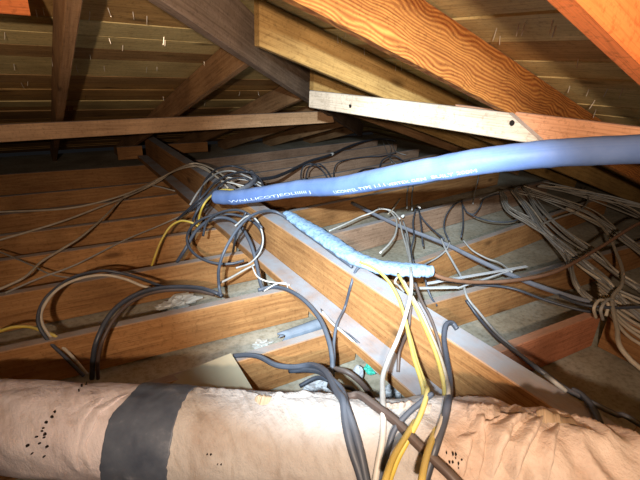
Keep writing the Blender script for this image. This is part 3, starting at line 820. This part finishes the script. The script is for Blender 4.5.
for k, pts in enumerate([[(382,139,.03),(385,147,.02),(388,155,.02),(392,163,.02)], [(386,140,.03),(391,148,.03),(390,157,.02),(396,164,.01)], [(392,141,.03),(394,149,.02),(399,153,.02),(406,155,.01)]]):
    cable(['thin grey wire dangling from the feeder end over the far joists', 'thin grey wire hanging beside the far black arc', 'thin grey wire trailing right from the feeder end'][k], 'greyc', .004, pts)
fd = CAB[-1]
for c_ in CAB:
    if 'heavy black feeder' in c_['label']: fd = c_
q0, q1 = atz(331, 154.5, .07), atz(334, 153.2, .069)
bpy.context.view_layer.update()
o = tube('cable_tie', [q0, q0.lerp(q1, .5), q1], .0142, 'white', sides=14); bpy.context.view_layer.update()
o.parent = fd; o.matrix_parent_inverse = fd.matrix_world.inverted()
# conduit and tangle right of the beam
cable('long straight dusty conduit slanting down right across the joists', 'conduit', .0115, [(352,203,.03),(380,217,.03),(402,227,.03),(443,243,.035),(478,260,.035),(511,275,.035),(533,284,.035),(568,296,.04),(605,306,.05)], cat='conduit', name='conduit')
cable('rust-brown cable running from the foam strip up to the right edge', 'rust', .008, [(428,272,.18),(447,279,.15),(475,282,.12),(516,280,.11),(557,271,.12),(599,248,.16),(645,221,.22)])
cable('dark thin cable under the rust-brown one, heading right', 'black', .006, [(436,280,.03),(470,284,.03),(510,288,.03),(545,300,.03),(580,310,.03),(606,314,.03)])
cable('loose cable dropping over the conduit then along the red joist', 'greyc', .0055, [(441,238,.05),(446,250,.04),(454,264,.02),(462,279,.01),(467,297,.0),(478,311,-.05),(492,328,-.05),(505,341,.012),(522,356,.06),(538,369,.16),(552,380,.235),(566,391,.22)])
cable('dark cable lying along the beam towards the lower right', 'black', .0065, [(466,300,.01),(479,318,-.04),(492,333,-.02),(506,345,.05),(520,355,.14),(534,366,.212),(548,376,.212),(566,389,.212),(590,402,.212),(615,414,.212),(645,428,.212)])
cable('short black cable hooked over the beam near the duct folds', 'black', .008, [(572,390,.212),(580,394,.214),(588,402,.218),(595,412,.222),(600,424,.225)])
cable('thin loop of wire standing left of the white staples right of the hose', 'slate', .0045, [(462,200,.02),(453,206,.04),(446,216,.05),(444,228,.04),(449,240,.03)])
cable('thin wire dropping straight between two right joists', 'slate', .005, [(462,200,.02),(463,214,.02),(463,226,.02),(461,237,.02)])
cable('wavy thin wire above the second right joist', 'slate', .0045, [(462,203,.02),(467,212,.01),(474,214,.01),(480,207,.02),(484,199,.04),(494,195,.04),(505,194,.03)])
cable('thin wire sagging right towards the cable bundle', 'slate', .0045, [(466,212,.01),(476,217,.01),(490,221,.02),(508,222,.02),(522,218,.02),(534,212,.02)])
cable('dark wire between the two white clamps and the conduit', 'slate', .005, [(418,209,.03),(422,218,.02),(431,228,.02),(444,239,.05)])
cable('cream cable arcing left of the white clamps', 'white', .0055, [(378,208,.03),(388,210,.04),(396,219,.05),(396,232,.05),(390,243,.05),(380,253,.05)])
cable('cream cable from the hose shadow joining the clamps', 'white', .005, [(329,231,.0),(345,224,.01),(360,217,.02),(371,213,.04),(380,209,.05),(392,211,.05),(400,219,.05)])
for k, pts in enumerate([[(400,221,.04),(402,232,.04),(406,246,.06),(409,258,.10),(411,268,.18)], [(403,221,.04),(407,233,.04),(409,247,.06),(412,259,.10),(415,268,.18)], [(416,208,.04),(413,222,.04),(414,236,.05),(411,250,.07),(413,262,.12)], [(419,210,.04),(421,224,.03),(422,236,.02),(423,246,.01)], [(408,186,.02),(407,196,.02),(407,208,.02)], [(413,186,.02),(412,197,.02),(412,210,.02)]]):
    cable(['pale wire running from the left clamp down to the foam strip', 'second pale wire from the left clamp to the foam strip', 'slate wire from the right clamp down to the foam strip', 'short dark wire under the right clamp', 'short wire above the left clamp in the hose shadow', 'short wire above the right clamp in the hose shadow'][k], ['white', 'greyc', 'slate', 'black', 'greyc', 'greyc'][k], .005, pts)
cable('thin wire curving from the conduit down left to the foam strip', 'greyc', .0045, [(450,242,.05),(446,250,.04),(438,257,.03),(429,262,.03),(421,266,.05)])
cable('thin wire curving right from the conduit over the lit joist', 'greyc', .0045, [(463,240,.03),(472,250,.02),(486,258,.01),(500,263,.02),(512,272,.04)])
cable('pale thin wire over the joist towards the bundle', 'greyc', .0045, [(480,199,.03),(498,192,.03),(506,196,.03),(508,208,.02)])
cable('wire leaning out of the hose shadow at centre right', 'greyc', .004, [(480,168,.05),(478,180,.05),(475,192,.04),(473,204,.02)])
cable('thin orange wire tip in front of the left clamp', 'beige', .004, [(388,214,.05),(394,208,.06),(400,199,.06)])
cable('short white wire bent below the foam strip', 'white', .004, [(398,276,.2),(395,282,.19),(399,286,.16),(404,292,.12)])
cable('thin slate wire hanging below the metal straps', 'slate', .0045, [(425,277,.06),(427,287,.05),(431,297,.02),(437,306,-.02)])
cable('pinkish wire crossing below the right end of the hose', 'rust', .004, [(608,162,.25),(620,165,.24),(632,170,.22),(645,175,.2)])
# the big bundle: individual dusty cables
rb = random.Random(11)
guides = [
 ([(500,190),(508,207),(530,221),(551,238),(567,258),(575,282),(592,300),(618,309)], 7, 3.0),
 ([(512,188),(528,209),(544,229),(565,248),(585,265),(606,282),(620,300),(648,322)], 8, 4.0),
 ([(524,186),(541,210),(565,234),(590,252),(612,270),(632,284),(655,298)], 6, 4.5),
 ([(540,184),(572,190),(606,197),(655,210)], 5, 3.5),
 ([(520,190),(556,200),(590,214),(620,236),(655,262)], 6, 6.0),
 ([(556,186),(590,195),(620,208),(655,226)], 4, 5.0),
]
for gi, (g, n, spread) in enumerate(guides):
    for k in range(n):
        off = (k-(n-1)/2)/max(1, n-1)*2*spread; ph = rb.uniform(0, 6)
        pts = []
        m = len(g)
        for i, (x, y) in enumerate(g):
            cr = off*sin(pi*(.25+.6*i/m)+0)*(1 if (k+i) % 3 else .55) + 1.6*sin(i*1.3+ph)
            pts.append((x+cr*.75+rb.uniform(-1, 1), y-cr*.55+rb.uniform(-1, 1), .02+.012*((k*7+i) % 4)+.02*rb.random()))
        gl = ['left strand of the beige cable bundle draped over the right joists', 'middle strand of the beige cable bundle curving to the right edge', 'inner strand of the beige cable bundle bending into the lower right', 'upper cable of the bundle running flat to the right edge in the dark', 'strand of the bundle fanning out toward the right edge', 'thin far cable in the dark above the bundle at the right'][gi]
        cable(gl, rb.choice(['olive', 'olive', 'greyc', 'beige']), rb.choice([.0045, .0055, .006]), pts, group='strands of cable bundle run '+['one', 'two', 'three', 'four', 'five', 'six'][gi])
# lower right fan of cables
for k in range(9):
    o1 = k*5.2
    cable('orange-beige cable of the tight fan entering at the right edge', rb.choice(['beige', 'olive', 'beige']), .006,
          [(596+k*.6, 276+k*3.4+rb.uniform(-1, 1), .04), (612+k*.4, 287+k*4.2, .05), (628, 293+o1+rb.uniform(-1.5, 1.5), .05), (655, 306+o1*1.15, .05)], group='tight cable fan at the right edge')
cable('thick pale cable snaking down through the right-hand bundle', 'beige', .008, [(566,208,.06),(582,215,.06),(598,223,.07),(609,236,.08),(616,252,.08),(622,268,.09),(622,284,.1),(613,296,.1),(613,310,.1),(617,328,.1),(619,344,.1),(628,357,.09),(645,372,.08)])
cable('thin pale cable looping over the bundle near the far dark corner', 'olive', .006, [(537,226,.05),(560,217,.06),(580,210,.06),(588,200,.05),(585,188,.04)])
cable('black cable crossing the tight fan at the right edge', 'black', .006, [(560,296,.08),(580,304,.09),(600,307,.1),(620,308,.1),(650,308,.1)])
cable('pale strand bound round the bundle knot', 'beige', .006, [(596,318,.05),(594,308,.1),(600,300,.12),(608,304,.1),(606,316,.06)])
cable('second pale strand bound round the bundle knot', 'olive', .006, [(603,320,.05),(601,309,.11),(609,299,.12),(616,306,.08)])

# ------------------------------------------------------------------ small objects
def clamp(px, py, z, s, rot, label):
    c = atz(px, py, z); e = empty('cable_clamp', c); tag(e, label, 'clamp'); bpy.context.view_layer.update()
    R = Matrix.Rotation(rot, 3, 'Z') @ Matrix.Rotation(.5, 3, 'X')
    def bx(name, cx, cy, cz, sx, sy, sz, mat):
        vs = []
        for k in range(8):
            v = V((cx+(sx if k & 1 else -sx), cy+(sy if k & 2 else -sy), cz+(sz if k & 4 else -sz))); vs.append(R @ (v*s))
        fs = [(0, 2, 3, 1), (4, 5, 7, 6), (0, 1, 5, 4), (2, 6, 7, 3), (0, 4, 6, 2), (1, 3, 7, 5)]
        o = mesh_obj(name, vs, fs, mat, e)
        bv = o.modifiers.new('b', 'BEVEL'); bv.width = .0012; bv.segments = 2
    bx('clamp_body', 0, 0, 0, 1, .6, .35, 'clamp'); bx('clamp_tab', 1.2, .1, .1, .35, .25, .2, 'clamp'); bx('screw_head', 0, 0, .45, .2, .2, .12, 'metal')
clamp(403, 216, .055, .013, .5, 'white cable clamp, left of the two behind the foam strip')
clamp(419, 207, .05, .013, 1.1, 'white cable clamp, right and higher of the two behind the foam strip')
def strap(label, a, b, w, h, mat='metal'):
    x = (b-a).normalized(); y = zu.cross(x).normalized(); z = x.cross(y); L = (b-a).length
    t = .0018
    prof = [(-w/2, 0), (w/2, 0), (w/2, -h), (w/2-t, -h), (w/2-t, -t), (-w/2, -t)]
    vs = [a+x*s+y*p+z*q for s in (0, L) for p, q in prof]; n = len(prof)
    fs = [(k, (k+1) % n, n+(k+1) % n, n+k) for k in range(n)]+[tuple(range(n-1, -1, -1)), tuple(range(n, 2*n))]
    o = mesh_obj('metal_strap', [v-a for v in vs], fs, mat, loc=a); fix(o); return tag(o, label, 'strap')
strap('long white metal strap pointing right across the joist bay', atz(428, 283, .05), atz(527, 266, .06), .016, .012)
strap('shorter white metal strap below the foam strip end', atz(410, 288, .06), atz(458, 287, .05), .016, .010)
strap('narrow white strap slanting between the two wider ones', atz(457, 288, .045), atz(517, 268, .065), .008, .004)
# grey foam tube lying in the bay
def halftube(label, a, b, r):
    x = (b-a).normalized(); y = zu.cross(x).normalized(); z = x.cross(y); L = (b-a).length; vs = []; fs = []; n = 12; m = 8
    for i in range(m+1):
        for q, rr in ((0, r), (1, r*.72)):
            for k in range(n+1):
                a_ = radians(-20+220*k/n); vs.append(x*(L*i/m+(.012*sin(k) if i in (0, m) else 0))+y*cos(a_)*rr+z*sin(a_)*rr)
    st = 2*(n+1)
    for i in range(m):
        for k in range(n):
            fs.append((i*st+k, i*st+k+1, (i+1)*st+k+1, (i+1)*st+k)); o2 = n+1
            fs.append((i*st+o2+k+1, i*st+o2+k, (i+1)*st+o2+k, (i+1)*st+o2+k+1))
        fs.append((i*st, (i+1)*st, (i+1)*st+n+1, i*st+n+1)); fs.append((i*st+n, i*st+2*n+1, (i+1)*st+2*n+1, (i+1)*st+n))
    for i in (0, m):
        for k in range(n): fs.append((i*st+k, i*st+k+1, i*st+n+1+k+1, i*st+n+1+k))
    o = mesh_obj('foam_tube', vs, fs, 'foamgrey', smooth=True, loc=a); fix(o); return tag(o, label, 'foam tube')
halftube('dark grey length of split foam tube lying between two lit joists', atz(281, 339, -.095), atz(338, 318, -.095), .027)
# crumpled things
def crumple(name, label, cat, px, py, z, sx, sy, sz, mat, seed, rot=0, rough=.5, pts=None):
    import bmesh
    bm = bmesh.new(); bmesh.ops.create_icosphere(bm, subdivisions=4, radius=1)
    for v in bm.verts:
        n = noise.noise(v.co*1.7+V((seed, 0, 0)))*rough+noise.noise(v.co*4+V((seed, 5, 0)))*rough*.5
        k = 1+n; v.co = V((v.co.x*k*sx, v.co.y*k*sy, v.co.z*k*sz))
    me = bpy.data.meshes.new(name); bm.to_mesh(me); bm.free(); me.materials.append(M[mat])
    o = bpy.data.objects.new(name, me); COL.objects.link(o); o.location = atz(px, py, z); o.rotation_euler.z = rot
    return tag(o, label, cat)
crumple('plastic_scrap', 'crumpled clear plastic film in the bay left of the standing cable', 'plastic scrap', 177, 304, FZ+.03, .085, .04, .022, 'film', 1, .3, .9)
crumple('plastic_scrap', 'small crumpled film scrap on the floor left of the grey foam tube', 'plastic scrap', 262, 344, FZ+.012, .03, .022, .008, 'film', 2, .1, .9)
crumple('plastic_scrap', 'bright teal plastic scrap below the ledger in front of the duct', 'plastic scrap', 370, 369, -.09, .022, .018, .016, 'teal', 3, .4, .5)
crumple('plastic_plug', 'grey rounded plastic plug beside the teal scrap', 'plug', 358, 374, -.09, .017, .02, .034, 'greyplastic', 4, .4, .15)
crumple('insulation_lump', 'grey lump of lint beside the duct behind the slate cables', 'lint', 316, 389, -.07, .05, .035, .025, 'greyplastic', 5, .4, .8)
crumple('insulation_lump', 'grey lump of lint under the ledger right of the teal scrap', 'lint', 392, 392, -.11, .07, .03, .022, 'greyplastic', 6, .2, .8)
# tan board leaning behind the duct
B4 = [atz(139, 389, -.02), atz(231, 353, .03), atz(254, 391, .02), atz(150, 432, -.06)]
nrm = (B4[1]-B4[0]).cross(B4[3]-B4[0]).normalized()*.006
if nrm.z < 0: nrm = -nrm
ctr = sum(B4, V())/4
vs = [p-ctr for p in B4]+[p-nrm-ctr for p in B4]
o = mesh_obj('board_scrap', vs, [(0, 3, 2, 1), (4, 5, 6, 7)]+[(k, (k+1) % 4, 4+(k+1) % 4, 4+k) for k in range(4)], 'cardboard', loc=ctr); fix(o)
tag(o, 'tan fibreboard scrap tucked behind the duct above the tape band', 'board')

# ------------------------------------------------------------------ light
def spot(name, loc, target, energy, color, size, blend, soft):
    l = bpy.data.lights.new(name, 'SPOT'); l.energy = energy; l.color = color; l.spot_size = radians(size); l.spot_blend = blend; l.shadow_soft_size = soft
    o = bpy.data.objects.new(name, l); COL.objects.link(o); o.location = loc
    o.rotation_euler = (V(target)-V(loc)).to_track_quat('-Z', 'Y').to_euler(); return o
LP = CAM-fh*.24-rt*.12+V((0, 0, .20))
spot('headlamp_beam', LP, atw(352, 226, 1.7), 800, (.72, .87, 1.0), 47, 1.0, .012)
LP2 = CAM-fh*.40-rt*.05+V((0, 0, .08))
spot('warm_fill', LP2, atw(360, 20, 1.5), 155, (1.0, .77, .60), 120, 1.0, .02)  # warm fill added to brighten roof and foreground, separate from the headlamp
w = bpy.data.worlds.new('world'); S.world = w; w.use_nodes = True
w.node_tree.nodes['Background'].inputs[0].default_value = (.02, .02, .022, 1); w.node_tree.nodes['Background'].inputs[1].default_value = .3
S.view_settings.view_transform = 'Standard'; S.view_settings.look = 'None'; S.view_settings.gamma = 1
S.view_settings.use_curve_mapping = False; S.view_settings.exposure = 0.0
